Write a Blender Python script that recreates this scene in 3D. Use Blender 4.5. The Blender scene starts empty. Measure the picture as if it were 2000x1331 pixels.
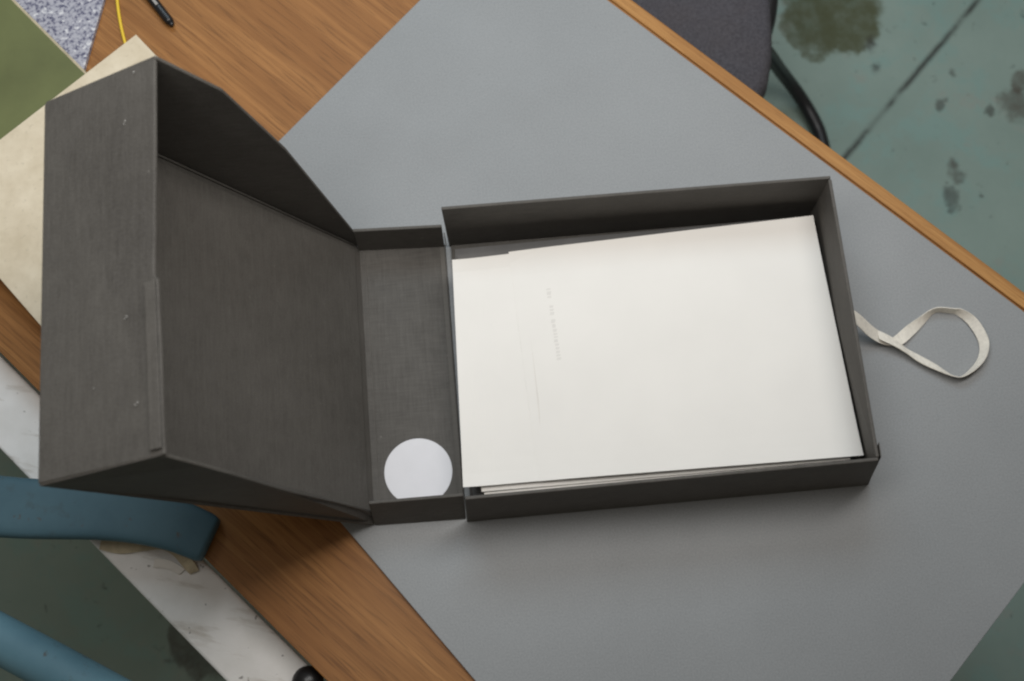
import bpy, bmesh, math, random
from mathutils import Vector, Matrix, noise
random.seed(7)
S = bpy.context.scene
COL = S.collection

# ------------------------------------------------------------------ camera
cd = bpy.data.cameras.new('camera'); cam = bpy.data.objects.new('camera', cd); COL.objects.link(cam)
cam.location = (0.028536, -0.202894, 1.193296)
cam.rotation_euler = (0.297947, 0.005774, -0.084839)
cd.sensor_width = 36.0; cd.lens = 47.90; cd.clip_start = 0.01; cd.clip_end = 60
cd.dof.use_dof = True; cd.dof.focus_distance = 1.17; cd.dof.aperture_fstop = 7.0
S.camera = cam
# ------------------------------------------------------------------ room light
w = bpy.data.worlds.new('World'); S.world = w; w.use_nodes = True
bg = w.node_tree.nodes['Background']; bg.inputs[0].default_value = (1.0, 0.90, 0.76, 1); bg.inputs[1].default_value = 0.115
def area(name, loc, target, sx, sy, power, col):
    ld = bpy.data.lights.new(name, 'AREA'); ld.shape = 'RECTANGLE'; ld.size = sx; ld.size_y = sy
    ld.energy = power; ld.color = col
    o = bpy.data.objects.new(name, ld); COL.objects.link(o); o.location = loc
    o.rotation_euler = (Vector(target) - Vector(loc)).to_track_quat('-Z', 'Y').to_euler()
    return o
area('ceiling_lamp', (0.20, 0.30, 1.08), (-0.12, 1.12, 0), 1.30, 0.40, 12.0, (1.0, 0.97, 0.94))
area('far_fill_light', (-0.05, 1.75, 2.05), (0.15, 0.55, 0), 1.6, 0.8, 18, (0.70, 0.87, 1.0))  # unseen fill light, added to brighten the far part of the grey board
S.view_settings.view_transform = 'Standard'; S.view_settings.look = 'None'
S.view_settings.exposure = 0.14; S.view_settings.gamma = 1.0; S.view_settings.use_curve_mapping = False
S.cycles.filter_width = 2.2

# ------------------------------------------------------------------ materials
class NT:
    def __init__(s, name):
        s.m = bpy.data.materials.new(name); s.m.use_nodes = True
        s.t = s.m.node_tree; s.b = s.t.nodes['Principled BSDF']
    def n(s, typ, **kw):
        nd = s.t.nodes.new(typ)
        for k, v in kw.items():
            if k in nd.inputs: nd.inputs[k].default_value = v
            else: setattr(nd, k, v)
        return nd
    def l(s, a, b): s.t.links.new(a, b)
    def coord(s, rotz=0.0, scale=(1, 1, 1)):
        c = s.n('ShaderNodeTexCoord'); mr = s.n('ShaderNodeMapping'); mp = s.n('ShaderNodeMapping')
        mr.inputs['Rotation'].default_value = (0, 0, rotz); mp.inputs['Scale'].default_value = scale
        s.l(c.outputs['Object'], mr.inputs['Vector']); s.l(mr.outputs['Vector'], mp.inputs['Vector']); return mp.outputs['Vector']
    def noise(s, vec, scale, detail=4, rough=.55, dist=0.):
        nd = s.n('ShaderNodeTexNoise'); nd.inputs['Scale'].default_value = scale; nd.inputs['Detail'].default_value = detail
        nd.inputs['Roughness'].default_value = rough; nd.inputs['Distortion'].default_value = dist
        s.l(vec, nd.inputs['Vector']); return nd.outputs['Fac']
    def ramp(s, fac, *stops):
        r = s.n('ShaderNodeValToRGB'); e = r.color_ramp.elements
        while len(e) < len(stops): e.new(.5)
        for i, (p, c) in enumerate(stops):
            e[i].position = p; e[i].color = (c[0], c[1], c[2], 1) if hasattr(c, '__len__') else (c, c, c, 1)
        s.l(fac, r.inputs['Fac']); return r.outputs['Color']
    def mix(s, fac, a, b, mode='MIX'):
        m = s.n('ShaderNodeMix', data_type='RGBA', blend_type=mode)
        for sock, v in ((0, fac), (6, a), (7, b)):
            if hasattr(v, 'is_output'): s.l(v, m.inputs[sock])
            elif sock == 0: m.inputs[0].default_value = v
            else: m.inputs[sock].default_value = (v[0], v[1], v[2], 1) if hasattr(v, '__len__') else (v, v, v, 1)
        return m.outputs[2]
    def math(s, op, a, b=None, c=None):
        m = s.n('ShaderNodeMath', operation=op)
        for i, v in enumerate((a, b, c)):
            if v is None: continue
            if hasattr(v, 'is_output'): s.l(v, m.inputs[i])
            else: m.inputs[i].default_value = v
        return m.outputs[0]
    def bump(s, h, strength=.2, dist=.001):
        b = s.n('ShaderNodeBump'); b.inputs['Strength'].default_value = strength; b.inputs['Distance'].default_value = dist
        s.l(h, b.inputs['Height']); s.l(b.outputs['Normal'], s.b.inputs['Normal'])
    def out(s, col=None, rough=.6, spec=.4):
        if col is not None:
            if hasattr(col, 'is_output'): s.l(col, s.b.inputs['Base Color'])
            else: s.b.inputs['Base Color'].default_value = (col[0], col[1], col[2], 1)
        if hasattr(rough, 'is_output'): s.l(rough, s.b.inputs['Roughness'])
        else: s.b.inputs['Roughness'].default_value = rough
        s.b.inputs['Specular IOR Level'].default_value = spec
        return s.m

def m_cloth():
    t = NT('dark_grey_book_cloth'); v = t.coord()
    big = t.noise(v, 8, 4, .6); streak = t.noise(t.coord(0, (60, 760, 760)), 1, 3); streak2 = t.noise(t.coord(0, (800, 60, 800)), 1, 3)
    lng = t.noise(t.coord(0, (240, 5, 240)), 1, 3, .6)
    weave = t.math('ADD', streak, streak2)
    fac = t.math('ADD', t.math('ADD', t.math('MULTIPLY', big, .26), t.math('MULTIPLY', weave, .27)), t.math('MULTIPLY', lng, .11))
    c = t.ramp(fac, (.34, (.055, .050, .044)), (.57, (.099, .092, .083)))
    sp = t.ramp(t.noise(v, 120, 3, .6), (.72, 0.), (.80, 1.)); c = t.mix(t.math('MULTIPLY', sp, .35), c, (.30, .285, .26))
    dk_ = t.ramp(t.noise(v, 34, 4, .6), (.64, 0.), (.76, .25)); c = t.mix(dk_, c, (.055, .05, .045))
    # worn corners and edges show paler
    g = t.n('ShaderNodeNewGeometry'); e = t.ramp(t.math('ADD', g.outputs['Pointiness'], t.math('MULTIPLY', t.math('SUBTRACT', t.noise(v, 60, 3), .5), .06)), (.54, 0.), (.64, .40))
    c = t.mix(e, c, (.19, .178, .158))
    t.bump(weave, .28, .0006)
    return t.out(c, .66, .3)
def m_sheet():
    t = NT('grey_mount_board'); v = t.coord()
    c = t.ramp(t.noise(v, 6, 6, .6), (.3, (.248, .258, .263)), (.7, (.296, .307, .313)))
    f = t.noise(v, 620, 2); c = t.mix(.4, c, t.ramp(f, (.3, (.19, .196, .198)), (.7, (.31, .319, .322))))
    sp = t.ramp(t.noise(v, 150, 2, .5), (.70, 0.), (.78, 1.)); c = t.mix(t.math('MULTIPLY', sp, .16), c, (.12, .12, .12))
    for a, k in ((.5, 3), (1.9, 7), (-.4, 11)):
        w_ = t.n('ShaderNodeVectorMath', operation='ADD'); w_.inputs[1].default_value = (k, k * .7, 0)
        t.l(t.coord(a, (7, 240, 1)), w_.inputs[0])
        sc = t.ramp(t.noise(w_.outputs[0], 1, 3, .5, .2), (.735, 0.), (.765, .22)); c = t.mix(sc, c, (.36, .36, .36))
    t.bump(f, .12, .0005)
    r = t.n('ShaderNodeMapRange'); t.l(t.noise(v, 11, 5, .65), r.inputs[0]); r.inputs[3].default_value = .40; r.inputs[4].default_value = .60
    return t.out(c, r.outputs[0], .36)
GR = math.radians(45.8)
def m_wood(name, dark, light, deep, along=5, across=130):
    t = NT(name)
    a = t.noise(t.coord(GR, (along, across * 1.5, across)), 1, 6, .68, .25)
    b = t.noise(t.coord(GR, (along * .35, across * .22, 20)), 1, 3, .5, .8)
    p = t.noise(t.coord(GR, (along * 5, across * 4.5, 300)), 1, 2)
    c = t.ramp(a, (.34, dark), (.64, light))
    c = t.mix(t.ramp(b, (.42, 0.), (.62, .65)), c, deep)
    c = t.mix(t.ramp(p, (.55, 0.), (.67, .5)), c, tuple(x * .5 for x in dark))
    t.bump(a, .1, .0004)
    return t.out(c, .5, .25)
def m_plain(name, col, rough=.6, var=.12, scale=40, spec=.4, bump=0.):
    t = NT(name); v = t.coord()
    f = t.noise(v, scale, 5)
    lo = tuple(x * (1 - var) for x in col); hi = tuple(min(1, x * (1 + var)) for x in col)
    c = t.ramp(f, (.3, lo), (.7, hi))
    if bump: t.bump(t.noise(v, scale * 12, 3), bump, .0006)
    return t.out(c, rough, spec)
def m_speckle():
    t = NT('speckled_grey_paper'); v = t.coord()
    a = t.noise(v, 330, 2, .5); b = t.noise(v, 170, 2, .5)
    c = t.ramp(a, (.36, (.10, .10, .16)), (.46, (.30, .30, .36)), (.60, (.42, .42, .47)))
    c = t.mix(t.ramp(b, (.60, 0.), (.68, .8)), c, (.74, .74, .76))
    return t.out(c, .6)
def m_cream():
    t = NT('cream_card'); v = t.coord()
    c = t.ramp(t.noise(v, 40, 6, .65), (.3, (.62, .53, .385)), (.7, (.76, .67, .515)))
    c = t.mix(t.ramp(t.noise(v, 260, 2), (.62, 0.), (.75, .35)), c, (.46, .40, .29))
    return t.out(c, .8, .2)
def m_white_rail():
    t = NT('scuffed_white_paint'); v = t.coord()
    c = t.ramp(t.noise(v, 16, 5, .6), (.35, (.70, .69, .66)), (.65, (.82, .81, .79)))
    c = t.mix(t.ramp(t.noise(t.coord(.3, (14, 60, 40)), 1, 4, .6), (.58, 0.), (.72, .6)), c, (.36, .31, .24))
    c = t.mix(t.ramp(t.noise(v, 120, 2), (.70, 0.), (.76, .8)), c, (.16, .15, .14))
    t.bump(t.noise(v, 160, 3), .15, .001)
    return t.out(c, .55)
def m_floor():
    t = NT('worn_green_floor_paint'); v = t.coord()
    c = t.ramp(t.noise(v, 5, 6, .6), (.3, (.265, .355, .312)), (.7, (.335, .43, .38)))
    c = t.mix(t.ramp(t.noise(v, 13, 6, .7), (.52, 0.), (.62, .6)), c, (.26, .41, .375))
    c = t.mix(t.ramp(t.noise(v, 9, 7, .75), (.58, 0.), (.63, .55)), c, (.34, .37, .325))
    c = t.mix(t.ramp(t.noise(v, 15, 8, .78, .6), (.645, 0.), (.675, .8)), c, (.085, .080, .062))
    c = t.mix(t.ramp(t.noise(v, 60, 6, .75, .5), (.635, 0.), (.68, .7)), c, (.06, .062, .052))
    # an olive patch, chipped brown patches and the dark joint between two slabs
    sep = t.n('ShaderNodeSeparateXYZ'); tc = t.n('ShaderNodeTexCoord'); t.l(tc.outputs['Object'], sep.inputs[0])
    wob = t.math('MULTIPLY', t.math('SUBTRACT', t.noise(v, 30, 4, .6), .5), .05)
    for (px, py, r, col) in ((.628, .925, .085, (.085, .092, .040)), (.585, .87, .045, (.085, .092, .040)), (.645, .88, .05, (.085, .092, .040)), (.885, .705, .024, (.10, .085, .065)), (.90, .745, .016, (.10, .085, .065)), (.772, .600, .013, (.085, .075, .06)),
                             (.757, .556, .014, (.05, .055, .05)), (.678, .790, .008, (.045, .05, .045)), (.676, .828, .008, (.05, .05, .045)),
                             (.795, .768, .007, (.07, .07, .06)), (.768, .715, .006, (.07, .07, .06)), (.84, .70, .007, (.06, .06, .05)), (-.40, .00, .05, (.075, .06, .05))):
        dx = t.math('SUBTRACT', sep.outputs[0], px); dy = t.math('SUBTRACT', sep.outputs[1], py)
        d = t.math('SQRT', t.math('ADD', t.math('MULTIPLY', dx, dx), t.math('MULTIPLY', t.math('MULTIPLY', dy, dy), .6)))
        f = t.ramp(t.math('ADD', d, wob), (r * (.75 if r < .04 else .90), 1.), (r * (1.1 if r < .04 else 1.03), 0.))
        c = t.mix(t.math('MULTIPLY', f, t.ramp(t.noise(v, 55, 6, .75), (.30, .45), (.64, .82))), c, col)
    nx, ny = -.7043, .7099; k = nx * .603 + ny * .638
    d = t.math('ABSOLUTE', t.math('ADD', t.math('SUBTRACT', t.math('ADD', t.math('MULTIPLY', sep.outputs[0], nx), t.math('MULTIPLY', sep.outputs[1], ny)), k), t.math('MULTIPLY', wob, .12)))
    c = t.mix(t.math('MULTIPLY', t.ramp(d, (.0026, 1.), (.0050, 0.)), t.ramp(t.noise(v, 14, 3), (.38, .35), (.52, 1.))), c, (.035, .035, .03))
    t.bump(t.noise(v, 90, 4), .25, .002)
    return t.out(c, .6)
def m_fabric():
    t = NT('grey_chair_fabric'); v = t.coord()
    a = t.noise(v, 330, 3, .6)
    c = t.ramp(a, (.3, (.060, .058, .068)), (.7, (.125, .12, .135)))
    c = t.mix(t.ramp(t.noise(v, 12, 4), (.4, 0.), (.7, .4)), c, (.10, .085, .085))
    t.bump(a, .5, .002)
    return t.out(c, .9, .15)
CLOTH = m_cloth(); SHEET = m_sheet()
WOOD = m_wood('brown_veneer', (.23, .098, .028), (.385, .180, .057), (.245, .102, .028))
LIP = m_wood('light_wood_lipping', (.34, .155, .042), (.50, .26, .085), (.30, .135, .038), 8, 320)
PAPER = m_plain('white_folder_paper', (.82, .795, .75), .7, .02, 14, .25)
PAPER2 = m_plain('off_white_paper', (.74, .71, .66), .7, .04, 60, .25)
STICK = m_plain('white_sticker_paper', (.72, .715, .74), .5, .02, 60, .4)
PRINT = m_plain('faint_grey_print', (.735, .71, .67), .7, .02, 200, .2)
TAPE = m_plain('cream_cotton_tape', (.80, .755, .67), .9, .10, 300, .1, .4)
CARD = m_plain('grey_card', (.15, .148, .145), .7, .12, 30, .3); CREAM = m_cream(); GREEN = m_plain('olive_green_card', (.135, .150, .058), .6, .18, 12, .35, .1)
SPECK = m_speckle(); YEL = m_plain('yellow_cord_plastic', (.80, .55, .04), .4, .05)
BLACK = m_plain('black_plastic', (.012, .012, .013), .35, .2, 60, .5)
TUBE = m_plain('black_tube_paint', (.016, .016, .018), .4, .2, 60, .5)
RAIL = m_white_rail(); FLOOR = m_floor(); FABRIC = m_fabric()
def m_blue(name, k):
    t = NT(name); v = t.coord()
    c = t.ramp(t.noise(v, 14, 5, .6), (.3, (.060 * k, .128 * k, .165 * k)), (.7, (.088 * k, .172 * k, .212 * k)))
    c = t.mix(t.ramp(t.noise(v, 70, 4, .6), (.63, 0.), (.70, .8)), c, (.09, .08, .07))
    c = t.mix(t.ramp(t.noise(v, 30, 5, .7), (.60, 0.), (.72, .5)), c, (.055, .075, .08))
    return t.out(c, .6, .35)
BLUE = m_blue('worn_blue_enamel', 1.55); BLUE_SHADED = m_blue('shaded_blue_enamel', .9)  # one blue paint twice: lit copy, and darker copy with shade painted in
BUFF = m_plain('buff_torn_paper', (.50, .43, .30), .85, .25, 60, .15, .4)
BARE = m_plain('bare_board_edge', (.34, .33, .31), .8, .1)
DARKW = m_plain('dark_wood_frame', (.10, .05, .022), .5, .2)

# ------------------------------------------------------------------ helpers
def wloc(o):
    v = Vector((0, 0, 0))
    while o is not None: v += o.location; o = o.parent
    return v
def mesh(name, verts, faces, mat, parent=None, bevel=0., smooth=False, seg=2):
    off = wloc(parent)
    me = bpy.data.meshes.new(name); me.from_pydata([tuple(Vector(v) - off) for v in verts], [], faces)
    bm = bmesh.new(); bm.from_mesh(me); bmesh.ops.recalc_face_normals(bm, faces=bm.faces); bm.to_mesh(me); bm.free()
    me.materials.append(mat)
    o = bpy.data.objects.new(name, me); COL.objects.link(o); o.parent = parent
    if smooth: me.polygons.foreach_set('use_smooth', [True] * len(me.polygons))
    if bevel:
        b = o.modifiers.new('bevel', 'BEVEL'); b.width = bevel; b.segments = seg; b.limit_method = 'ANGLE'; b.angle_limit = math.radians(35)
    return o
def thing(name, label, cat, loc, group=None):
    o = bpy.data.objects.new(name, None); COL.objects.link(o); o.location = loc; o.empty_display_size = .03
    return tag(o, label, cat, group)
def tag(o, label, cat, group=None):
    o['label'] = label; o['category'] = cat
    if group: o['group'] = group
    return o
def plate(name, pts, off, mat, parent=None, bevel=.0006):
    """closed plate: outline pts (3D) extruded by the vector off"""
    n = len(pts); off = Vector(off); a = [Vector(p) for p in pts]; b = [p + off for p in a]
    f = [tuple(range(n)), tuple(range(2 * n - 1, n - 1, -1))] + [(i, (i + 1) % n, n + (i + 1) % n, n + i) for i in range(n)]
    return mesh(name, a + b, f, mat, parent, bevel)
def slab(name, poly, z0, z1, mat, parent=None, bevel=.0006):
    return plate(name, [(x, y, z0) for x, y in poly], (0, 0, z1 - z0), mat, parent, bevel)
def smoothpath(pts, n=8):
    P = [Vector(p) for p in pts]; out = []
    for i in range(len(P) - 1):
        p0 = P[max(0, i - 1)]; p1 = P[i]; p2 = P[i + 1]; p3 = P[min(len(P) - 1, i + 2)]
        for k in range(n):
            t = k / n
            out.append(.5 * ((2 * p1) + (p2 - p0) * t + (2 * p0 - 5 * p1 + 4 * p2 - p3) * t * t + (3 * p1 - p0 - 3 * p2 + p3) * t ** 3))
    out.append(P[-1]); return out
def tube(name, path, r, mat, parent=None, sides=12, flat=1.0, taper=None, e=2.0):
    """tube along path; flat squeezes it in z"""
    V = []; F = []; n = len(path)
    up = Vector((0, 0, 1))
    for i, p in enumerate(path):
        d = (path[min(n - 1, i + 1)] - path[max(0, i - 1)]).normalized()
        a = d.cross(up)
        if a.length < .15: a = d.cross(Vector((0, 1, 0)))
        a.normalize(); b = a.cross(d).normalized()
        rr = r * (taper(i / (n - 1)) if taper else 1)
        for k in range(sides):
            t = 2 * math.pi * k / sides
            q = rr * (abs(math.cos(t)) ** e + abs(math.sin(t)) ** e) ** (-1 / e)
            V.append(p + a * q * math.cos(t) + b * q * flat * math.sin(t))
    for i in range(n - 1):
        for k in range(sides):
            F.append((i * sides + k, i * sides + (k + 1) % sides, (i + 1) * sides + (k + 1) % sides, (i + 1) * sides + k))
    F.append(tuple(range(sides))); F.append(tuple(range((n - 1) * sides, n * sides)))
    return mesh(name, V, F, mat, parent, smooth=True)
def lathe(name, c, axis, prof, mat, parent=None, sides=24, flat_=None):
    """prof = (distance along axis, radius) from point c"""
    ax = Vector(axis).normalized(); a = ax.orthogonal().normalized(); b = ax.cross(a); c = Vector(c); V = []; F = []
    for d, r in prof:
        for k in range(sides):
            t = 2 * math.pi * k / sides; V.append(c + ax * d + a * r * math.cos(t) + b * r * math.sin(t))
    for i in range(len(prof) - 1):
        for k in range(sides):
            F.append((i * sides + k, i * sides + (k + 1) % sides, (i + 1) * sides + (k + 1) % sides, (i + 1) * sides + k))
    F.append(tuple(range(sides))); F.append(tuple(range((len(prof) - 1) * sides, len(prof) * sides)))
    return mesh(name, V, F, mat, parent, smooth=flat_ is None)
def warped(name, quad, z0, th, mat, parent=None, nx=26, ny=18, amp=.0008, lift=None, seed=0):
    """a sheet of paper: quad TL,TR,BR,BL (xy), thickness th, gently warped; lift(u,v) adds height"""
    tl, tr, br, bl = [Vector((q[0], q[1], 0)) for q in quad]; V = []; F = []
    for s in (0, 1):
        for j in range(ny + 1):
            for i in range(nx + 1):
                u = i / nx; v = j / ny
                p = (tl * (1 - u) + tr * u) * (1 - v) + (bl * (1 - u) + br * u) * v
                h = amp * noise.noise(Vector((p.x * 11 + seed, p.y * 11, seed))) + (lift(u, v) if lift else 0)
                V.append((p.x, p.y, z0 + h + s * th))
    N = (nx + 1) * (ny + 1)
    for j in range(ny):
        for i in range(nx):
            a = j * (nx + 1) + i; q = (a, a + 1, a + nx + 2, a + nx + 1)
            F.append(q); F.append(tuple(N + k for k in reversed(q)))
    edge = [i for i in range(nx + 1)] + [j * (nx + 1) + nx for j in range(1, ny + 1)] + [ny * (nx + 1) + i for i in range(nx - 1, -1, -1)] + [j * (nx + 1) for j in range(ny - 1, 0, -1)]
    for k in range(len(edge)):
        a, b = edge[k], edge[(k + 1) % len(edge)]; F.append((a, b, N + b, N + a))
    o = mesh(name, V, F, mat, parent); return o
def ribbon(name, nodes, mat, parent=None, th=.0007, n=8):
    C = smoothpath([q[0] for q in nodes], n); H = smoothpath([q[1] for q in nodes], n); V = []; F = []; m = len(C)
    for i in range(m):
        d = (C[min(m - 1, i + 1)] - C[max(0, i - 1)]).normalized(); h = H[i]; nn = d.cross(h)
        nn = nn.normalized() * th * .5 if nn.length > 1e-9 else Vector((0, 0, th * .5))
        V += [C[i] - h - nn, C[i] + h - nn, C[i] + h + nn, C[i] - h + nn]
    for i in range(m - 1):
        for k in range(4): F.append((4 * i + k, 4 * i + (k + 1) % 4, 4 * i + 4 + (k + 1) % 4, 4 * i + 4 + k))
    F += [(0, 1, 2, 3), (4 * m - 4, 4 * m - 3, 4 * m - 2, 4 * m - 1)]
    return mesh(name, V, F, mat, parent, smooth=False)
E1 = Vector((.697, -.717, 0)); E2 = Vector((.717, .697, 0))     # along and across the desk
def dk(a, b): v = E1 * a + E2 * b; return (v.x, v.y)

# ------------------------------------------------------------------ the floor
FZ = -.74
fl = mesh('floor', [(-6, -6, FZ), (6, -6, FZ), (6, 6, FZ), (-6, 6, FZ)], [(0, 1, 2, 3)], FLOOR); fl['kind'] = 'structure'

# ------------------------------------------------------------------ the desk
DT = -.004
front = lambda e: -.181 - .0396 * e
c = dk(-.3, .15)
desk = thing('desk', 'brown veneered wooden desk with a paler wood edge strip, under the open box', 'desk', (c[0], c[1], FZ))
slab('top', [dk(-1.1, front(-1.1)), dk(.4005, front(.4005)), dk(.4005, .4840), dk(-1.1, .4840)], DT - .032, DT, WOOD, desk, .001)
slab('edge_strip', [dk(-1.1, .4843), dk(.4005, .4843), dk(.4005, .4978), dk(-1.1, .4978)], DT - .034, DT + .0012, LIP, desk, .0015)
for a in (-1.02, .33):
    for b in (-.11, .42):
        q = Vector(dk(a, b)); h = .025
        pl = slab('leg', [(q.x - h, q.y - h), (q.x + h, q.y - h), (q.x + h, q.y + h), (q.x - h, q.y + h)], FZ, DT - .033, DARKW, desk, .002)
sh = slab('grey_board', [dk(-.381, .4800), dk(.4000, .4805), dk(.4000, -.139), dk(-.381, -.034)], DT + .0004, 0, SHEET, None, .0006)
tag(sh, 'large flat sheet of grey board covering the desk under the box tray', 'board')

# narrow white partition beside the desk
pin = lambda e: front(e) - .0035
pout = lambda e: front(e) - .062
wp = slab('partition', [dk(-1.1, pin(-1.1)), dk(.6, pin(.6)), dk(.6, pout(.6)), dk(-1.1, pout(-1.1))], FZ, -.03, RAIL, None, .0025)
tag(wp, 'narrow scuffed white painted partition running along the desk edge', 'partition')

# ------------------------------------------------------------------ the box
TH = .003
box = thing('archive_box', 'open dark grey cloth-covered archive box with raised lid and tray of papers', 'box', (0, .13, 0))
def wall(name, b0, b1, t0, t1, inward, parent, mat=CLOTH, th=TH):
    return plate(name, [b0, b1, t1, t0], Vector(inward).normalized() * th, mat, parent, .0009)
# tray
tray = slab('tray', [(.0035, .0005), (.3550, .0022), (.342, .2615), (.0035, .2615)], .0003, .0033, CLOTH, box, .0008)
wall('side_wall', (.002, .2620, .0003), (.342, .2620, .0003), (-.0005, .2645, .0855), (.343, .2630, .0880), (0, -1, .03), tray)
wall('side_wall', (-.001, -.0005, .0003), (.3560, .0018, .0003), (.001, .0040, .0835), (.3445, .0070, .0850), (0, 1, -.06), tray)
wall('end_wall', (.3562, .0050, .0003), (.3430, .2585, .0003), (.3455, .0100, .0850), (.3437, .2598, .0876), (-1, 0, 0), tray)
plate('corner_tab', [(.3562, .0060, .006), (.3558, .0170, .006), (.3466, .0220, .0852), (.3462, .0100, .0858)], (.0009, 0, 0), CLOTH, tray, .0003)
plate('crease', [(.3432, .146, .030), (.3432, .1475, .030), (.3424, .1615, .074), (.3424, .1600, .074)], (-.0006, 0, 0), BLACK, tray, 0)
plate('frayed_edge', [(-.0012, .2585, .004), (-.0012, .2615, .004), (-.0015, .2622, .030), (-.0015, .2600, .026)], (.0008, 0, 0), BARE, tray, .0002)
# tape loop fixed to the end of the tray
def hv(x, y, z): return Vector((x, y, z)) * .001
nodes = [((.3485, .156, .034), hv(.8, 5.2, 0)), ((.362, .1490, .027), hv(1.6, 5.0, .3)), ((.377, .1390, .014), hv(1.8, 4.9, .8)), ((.389, .1330, .0070), hv(.8, 4.9, .6)), ((.397, .1300, .0062), hv(-.6, 3.6, 1.4)),
         ((.404, .1315, .0050), hv(-2.6, 4.4, .6)), ((.416, .1400, .0042), hv(-3.2, 3.9, 1.6)), ((.428, .1482, .0048), hv(-2.2, 2.6, 3.2)), ((.437, .1545, .0052), hv(-1.0, 1.6, 4.2)), ((.445, .1568, .0052), hv(-.2, .8, 4.6)),
         ((.457, .1545, .0054), hv(.5, .7, 4.7)), ((.464, .1525, .0052), hv(1.6, 1.3, 4.0)), ((.474, .1430, .0044), hv(3.4, 1.6, 2.8)), ((.4805, .1255, .0044), hv(3.7, .1, 2.9)), ((.478, .112, .0050), hv(2.6, -.7, 3.9)), ((.470, .1015, .0053), hv(1.6, -1.2, 4.4)),
         ((.4560, .0925, .0055), hv(.4, -.9, 4.7)), ((.4470, .0935, .0052), hv(-.6, -1.6, 4.3)), ((.4330, .1030, .0044), hv(-1.8, -3.0, 3.0)), ((.4200, .1120, .0040), hv(-2.0, -3.4, 2.4)), ((.409, .1205, .0050), hv(-1.6, -2.8, 3.2)), ((.400, .1275, .0074), hv(-1.8, -3.6, 2.4)), ((.391, .1325, .0100), hv(-.4, -4.4, .8)), ((.384, .1365, .0105), hv(.4, -4.6, .3))]
ribbon('tape_loop', nodes, TAPE, tray)
# spine
SX0, SX1 = -.0822, -.0015
spine = slab('spine', [(SX0, .0075), (SX1, .0055), (SX1, .2610), (SX0, .2640)], .0003, .0030, CLOTH, box, .0008)
wall('side_wall', (SX0, .2643, .0003), (SX1 - .001, .2613, .0003), (SX0 - .001, .2680, .0425), (SX1 - .001, .2648, .0440), (0, -1, .05), spine)
wall('side_wall', (SX0, .0032, .0003), (SX1, .0022, .0003), (SX0, .0150, .0430), (SX1, .0150, .0430), (0, 1, -.25), spine)
slab('hinge_strip', [(-.0820, .0075), (-.0760, .0075), (-.0760, .2590), (-.0820, .2590)], .0032, .0042, CLOTH, spine, .0005)
slab('hinge_strip', [(-.0070, .0065), (-.0026, .0065), (-.0026, .2585), (-.0070, .2585)], .0032, .0037, CLOTH, spine, .0004)
st = lathe('round_sticker', (-.0405, .0475, .0032), (0, 0, 1), [(0, .0300), (.0003, .0303), (.0006, .0300)], STICK, spine, 64, True)
# lid, swung up about the left edge of the spine
TA = math.radians(60.29); LH = Vector((-.0840, 0, .0012))
LD = Vector((-math.cos(TA), 0, math.sin(TA))); LN = Vector((math.sin(TA), 0, math.cos(TA)))
def L(t, y, h): return LH + LD * t + LN * h + Vector((0, y, 0))
Y0, Y1, LL = -.0072, .2672, .3705
lid = plate('lid', [L(.001, .004, 0), L(LL, Y0, 0), L(LL, Y1, 0), L(.001, .2655, 0)], LN * .003, CLOTH, box, .0009)
plate('side_wall', [L(.002, .2685, 0), L(LL, Y1 + .0015, 0), L(LL, Y1 + .0018, .1045), L(.308, Y1 + .0016, .1078), L(.205, Y1 + .0012, .0815), L(.034, .2683, .0205), L(.002, .2680, .0080)], (0, -.0026, 0), CLOTH, lid, .0008)
# outline of the near side wall, leaning a little inwards towards the hinge
plate('side_wall', [L(.002, .0030, 0), L(LL, Y0 - .001, 0), L(LL, Y0, .1060), L(.335, -.0085, .1050), L(.304, -.0098, .1030), L(.25, -.0068, .0860), L(.20, -.0035, .0700), L(.10, .0055, .0380), L(.036, .0100, .0180), L(.002, .0105, .0080)], (0, .0026, 0), CLOTH, lid, .0008)
plate('end_wall', [L(LL + .0012, Y0 + .0005, 0), L(LL + .0012, Y1 - .0005, 0), L(LL, Y1 - .0005, .1035), L(LL, .200, .1030), L(LL, .112, .1012), L(LL, .109, .1040), L(LL, .060, .1062), L(LL, .02, .1074), L(LL, Y0 + .0005, .1085)], LD * -.003, CLOTH, lid, .0009)
plate('edge_binding', [L(LL + .0026, .1075, .0955), L(LL + .0026, -.003, .0990), L(LL + .0022, -.003, .1082), L(LL + .0022, .060, .1058), L(LL + .0022, .1075, .1038)], LD * -.0012, CLOTH, lid, .0004)
plate('lining', [L(.012, .0095, .0031), L(.352, .0000, .0031), L(.352, .2595, .0031), L(.012, .2580, .0031)], LN * .0030, CLOTH, lid, .0011)
plate('fold_strip', [L(.012, .2632, .0031), L(.365, .2632, .0031), L(.365, .2655, .0031), L(.012, .2640, .0031)], LN * .0022, CLOTH, lid, .0009)
plate('hinge_strip', [L(.0015, .0085, .0031), L(.0105, .0085, .0031), L(.0105, .2580, .0031), L(.0015, .2580, .0031)], LN * .0007, CLOTH, lid, .0003)
for (y, h, r) in ((.0890, .079, .0011), (.0878, .0775, .0006), (.0300, .088, .0010), (.0288, .0862, .0007), (.2280, .078, .0008), (.2262, .0768, .0006), (.047, .050, .0006), (.2620, .086, .0009)):
    plate('scuff', [L(LL + .0013, y + r * math.cos(a) * random.uniform(.5, 1.3), h + r * math.sin(a) * random.uniform(.4, 1)) for a in [k * 1.047 for k in range(6)]], LD * .0002, BARE, lid, 0)

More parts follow.
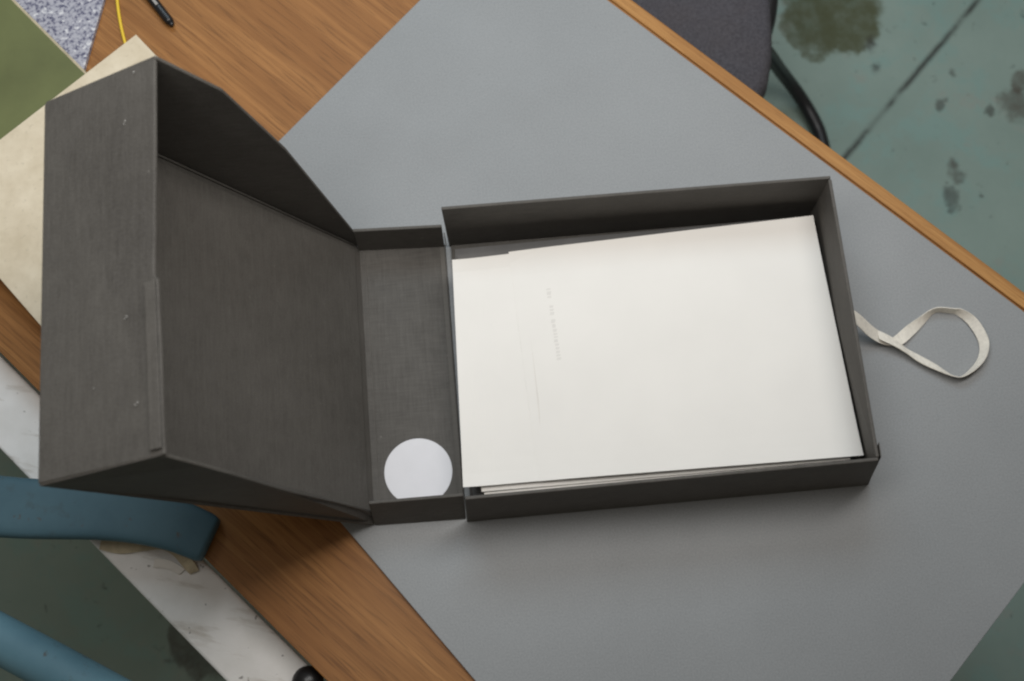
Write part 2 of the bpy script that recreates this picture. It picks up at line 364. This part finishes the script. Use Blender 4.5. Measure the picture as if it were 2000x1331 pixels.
# ------------------------------------------------------------------ papers in the tray
gc = thing('card_folder', 'dark grey card folder lying under the white papers in the box tray', 'folder', (.17, .13, .0035))
warped('leaf', [(.007, .2545), (.338, .2590), (.346, .0120), (.006, .0120)], .0040, .0012, CARD, gc, amp=.0004, seed=2)
warped('leaf', [(.009, .2470), (.337, .2545), (.345, .0135), (.008, .0135)], .0066, .0012, CARD, gc, amp=.0004, seed=2, lift=lambda u, v: .0016 * max(0, (.12 - v) / .12))
bundle = thing('paper_bundle', 'thick bundle of white papers under the folders in the box tray', 'paper bundle', (.17, .13, .0095))
for i in range(8):
    jx = random.uniform(-.0025, .0025); jy = random.uniform(-.0015, .0015); z = .0102 + i * .0022
    slab('leaf_section', [(.017 + jx, .214 + jy), (.330 + jx, .236 + jy), (.336 + jx, .0225 + jy), (.016 + jx, .0225 + jy)], z, z + .0019, PAPER2, bundle, .0004)
lf = thing('paper_folder', 'lower white paper folder showing as a thin strip along the near tray wall', 'folder', (.17, .13, .028))
warped('leaf', [(.012, .222), (.331, .239), (.3340, .0180), (.0165, .0172)], .0290, .0012, PAPER, lf, amp=.0004, seed=3)
warped('leaf', [(.010, .224), (.331, .241), (.3350, .0200), (.0145, .0192)], .0312, .0010, PAPER, lf, amp=.0004, seed=3, lift=lambda u, v: .0010 * max(0, .2 - u) / .2)
tf = thing('paper_folder', 'topmost clean white paper folder with a line of faint print, in the box tray', 'folder', (.17, .13, .032))
def bow(v): return .0016 * abs(2 * v - 1) ** 5
def curl(u, v): return bow(v) + .0022 * max(0, (.09 - u) / .09) ** 2 + .0030 * max(0, (v - .93) / .07) * max(0, .35 - u) + .0012 * max(0, (.05 - v) / .05)
warped('back_leaf', [(.0045, .2310), (.330, .2445), (.344, .0250), (-.001, .0230)], .0345, .0009, PAPER, tf, amp=.0005, seed=5, lift=curl)
warped('front_leaf', [(.0560, .2352), (.3355, .2462), (.3455, .0215), (.0640, .0232)], .0366, .0004, PAPER, tf, amp=.0005, seed=5, lift=lambda u, v: -.00112 * max(0, .12 - u) / .12 + bow(v))
warped('inner_leaf', [(.068, .228), (.333, .242), (.343, .0235), (.070, .0245)], .0356, .0006, PAPER2, tf, amp=.0005, seed=5)
yy = .1975
k = 0
while yy > .131:
    wd = random.choice((.0016, .0022, .0028, .0034)); 
    if random.random() > .16:
        zp = .0366 + .0004 + .0005 * noise.noise(Vector((.092 * 11 + 5, yy * 11, 5))) + bow((.2352 - yy) / .212)
        slab('print_mark', [(.0905 + (yy - .13) * -.05, yy), (.0935 + (yy - .13) * -.05 + random.choice((0, .0008)), yy), (.0935 + (yy - .13) * -.05, yy - wd), (.0905 + (yy - .13) * -.05 - random.choice((0, .0006)), yy - wd)], zp - .0003, zp + .00008, PRINT, tf, 0)
    yy -= wd + .0012

# ------------------------------------------------------------------ left of the box: card, green board, speckled board, cord, pen
c0 = Vector((-.283, .494)); cu = Vector((.788, .616)); cv = Vector((.616, -.788))
def CR(u, v): q = c0 + cu * u + cv * v; return (q.x, q.y)
def GB(a, b): q = Vector((-.46, .617)) + Vector((.638, -.770)) * a + Vector((-.770, -.638)) * b; return (q.x, q.y)
def SP(a, b): q = Vector((-.310, .594)) + Vector((-.246, -.969)) * a + Vector((-.969, .246)) * b; return (q.x, q.y)
o = slab('speckled_board', [SP(0, 0), SP(.172, 0), SP(.172, .16), SP(0, .16)], DT + .0003, .002, SPECK, None, .0005)
tag(o, 'grey and white speckled board lying on the desk under the green board', 'board')
gb = thing('green_board', 'olive green card-covered board lying under the cream board', 'board', (-.44, .45, .0023))
slab('core', [GB(0, 0), GB(.30, 0), GB(.30, .21), GB(0, .21)], .0023, .0102, BUFF, gb, .0004)
slab('cover', [GB(.001, .0026), GB(.299, .0026), GB(.299, .209), GB(.001, .209)], .0104, .0120, GREEN, gb, .0004)
cb = thing('cream_board', 'thick cream card board behind the raised box lid, with one corner showing', 'board', (-.32, .33, .0123))
slab('core', [CR(0, .001), CR(0, .22), CR(-.2456, .22), CR(-.2456, .001)], .0123, .0235, CREAM, cb, .0006)
slab('cover', [CR(0, 0), CR(0, .2205), CR(-.246, .2205), CR(-.246, 0)], .0237, .0260, CREAM, cb, .0006)
o = tube('yellow_cord', smoothpath([(-.318, .66, DT + .0017), (-.311, .58, DT + .0017), (-.3085, .545, DT + .0017), (-.305, .52, DT + .0017), (-.300, .497, DT + .0017), (-.294, .47, DT + .0017), (-.285, .44, DT + .0017)]), .0016, YEL, None, 10)
tag(o, 'thin yellow cord running under the cream board', 'cord')
pa = Vector((-.253, .515, DT + .0052)); pd = Vector((-.024, .037, 0)).normalized()
pen = thing('pen', 'black pen lying on the brown desk beside the yellow cord', 'pen', (pa.x, pa.y, DT))
lathe('barrel', pa, pd, [(.004, .0036), (.008, .0046), (.060, .0049), (.128, .0049), (.132, .0030)], BLACK, pen)
lathe('tip', pa, pd, [(0, .0010), (.001, .0022), (.0039, .0034)], BLACK, pen)
cl = pa + pd * .026
plate('clip', [cl + Vector((pd.y * .0014, -pd.x * .0014, .0052)), cl + Vector((-pd.y * .0014, pd.x * .0014, .0052)), cl + pd * .05 + Vector((-pd.y * .0014, pd.x * .0014, .0058)), cl + pd * .05 + Vector((pd.y * .0014, -pd.x * .0014, .0058))], (0, 0, .001), BARE, pen, .0002)

# ------------------------------------------------------------------ blue chair frame at the lower left
bc = thing('blue_chair', 'blue painted tubular chair frame resting its rail on the desk edge', 'chair', (-.80, .155, FZ))
BZ = DT + .0108
tube('back_rail', smoothpath([(-.80, .140, BZ), (-.60, .092, BZ), (-.50, .068, BZ), (-.404, .0465, BZ), (-.315, .0345, BZ), (-.262, .0200, BZ), (-.2255, .002, BZ)], 10), .0225, BLUE_SHADED, bc, 40, .42, lambda t: 1.18 if t < .5 else (1.18 - .5 * (t - .5) if t < .97 else .945 - (t - .97) * 3.2), 4.5)  # back rail takes the darker copy, its shade is in the colour
tube('seat_rail', smoothpath([(-.80, .168, -.008), (-.52, .000, -.006), (-.409, -.067, -.004), (-.338, -.110, -.004), (-.20, -.195, -.006)], 8), .0205, BLUE, bc, 20)
tube('post', [Vector((-.80, .155, FZ)), Vector((-.80, .155, -.3)), Vector((-.80, .155, .012))], .022, BLUE, bc, 16)
tube('post', [Vector((-.20, -.195, FZ)), Vector((-.20, -.195, -.3)), Vector((-.20, -.195, .004))], .020, BLUE, bc, 16)
# torn buff paper and black bumper on the partition
rag = [((-.330, .0150, -.0265), hv(2, 7, 1)), ((-.312, .0100, -.0250), hv(1, 7.5, 2)), ((-.292, .0090, -.0262), hv(0, 6, 0)), ((-.274, .0080, -.0240), hv(2, 5, 2)), ((-.262, .000, -.0262), hv(4, 3, 1)), ((-.252, -.0120, -.0250), hv(5, 2, 3)), ((-.247, -.0200, -.0268), hv(4, 1.5, 0))]
o = ribbon('torn_paper', rag, BUFF, None, .0012, 5); tag(o, 'crumpled buff strip of torn paper lying on the white partition', 'paper')
o = ribbon('torn_paper', [((-.283, -.0085, -.0270), hv(1, 4, .6)), ((-.270, -.0110, -.0262), hv(1.6, 3.5, 1)), ((-.258, -.0185, -.0272), hv(3, 2, .4))], PAPER2, None, .001, 4); tag(o, 'small white scrap of torn paper beside the buff strip', 'paper')
o = lathe('rubber_bumper', (-.1500, -.1235, -.0298), (0, 0, 1), [(0, .0135), (.004, .0140), (.010, .0125), (.014, .0080), (.0155, .002)], BLACK, None)
tag(o, 'round black rubber bumper on top of the white partition', 'bumper')

# ------------------------------------------------------------------ grey chair beyond the desk
ch = thing('office_chair', 'grey fabric seat on a black tube frame beside the desk', 'chair', (.22, .76, FZ))
V = []; F = []; N = 48
def sq(t, rx, ry, e=5.0):
    cx, sx = math.cos(t), math.sin(t)
    r = (abs(cx) ** e + abs(sx) ** e) ** (-1 / e); return rx * r * cx, ry * r * sx
prof = [(-.060, .88), (-.055, .96), (-.035, 1.0), (-.015, .995), (-.004, .96), (.002, .88), (.006, .6), (.006, .25), (.006, .02)]
for z, k2 in prof:
    for i in range(N):
        x, y = sq(2 * math.pi * i / N, .212 * (1 - (1 - k2) * .5) if k2 > .8 else .212 * k2, .222 * (1 - (1 - k2) * .5) if k2 > .8 else .222 * k2)
        rz = -.09; V.append((.212 + x * math.cos(rz) - y * math.sin(rz), .735 + x * math.sin(rz) + y * math.cos(rz), -.30 + z))
for j in range(len(prof) - 1):
    for i in range(N): F.append((j * N + i, j * N + (i + 1) % N, (j + 1) * N + (i + 1) % N, (j + 1) * N + i))
F += [tuple(range(N)), tuple(range((len(prof) - 1) * N, len(prof) * N))]
mesh('seat', V, F, FABRIC, ch, smooth=True)
for s in (0, 1):
    mx = (lambda p: Vector(p)) if s == 0 else (lambda p: Vector((.424 - p[0], p[1], p[2])))
    tube('frame_tube', smoothpath([mx(q) for q in ((.33, .58, -.372), (.385, .655, -.40), (.447, .725, -.52), (.505, .749, -.65), (.541, .733, -.704), (.562, .699, -.722), (.571, .664, FZ + .0118), (.571, .60, FZ + .0110), (.56, .42, FZ + .0110))], 8), .0105, TUBE, ch, 12)
    tube('side_tube', smoothpath([mx(q) for q in ((.38, .60, -.372), (.415, .655, -.368), (.432, .715, -.360), (.436, .80, -.350), (.43, .95, -.345))], 6), .0115, TUBE, ch, 12)
    tube('rear_leg', smoothpath([mx(q) for q in ((.43, .945, -.345), (.44, .97, -.5), (.445, .985, FZ + .002))], 5), .0115, TUBE, ch, 12)
tube('cross_tube', smoothpath([(.09, .58, -.374), (.21, .58, -.374), (.33, .58, -.374)], 3), .0115, TUBE, ch, 12)
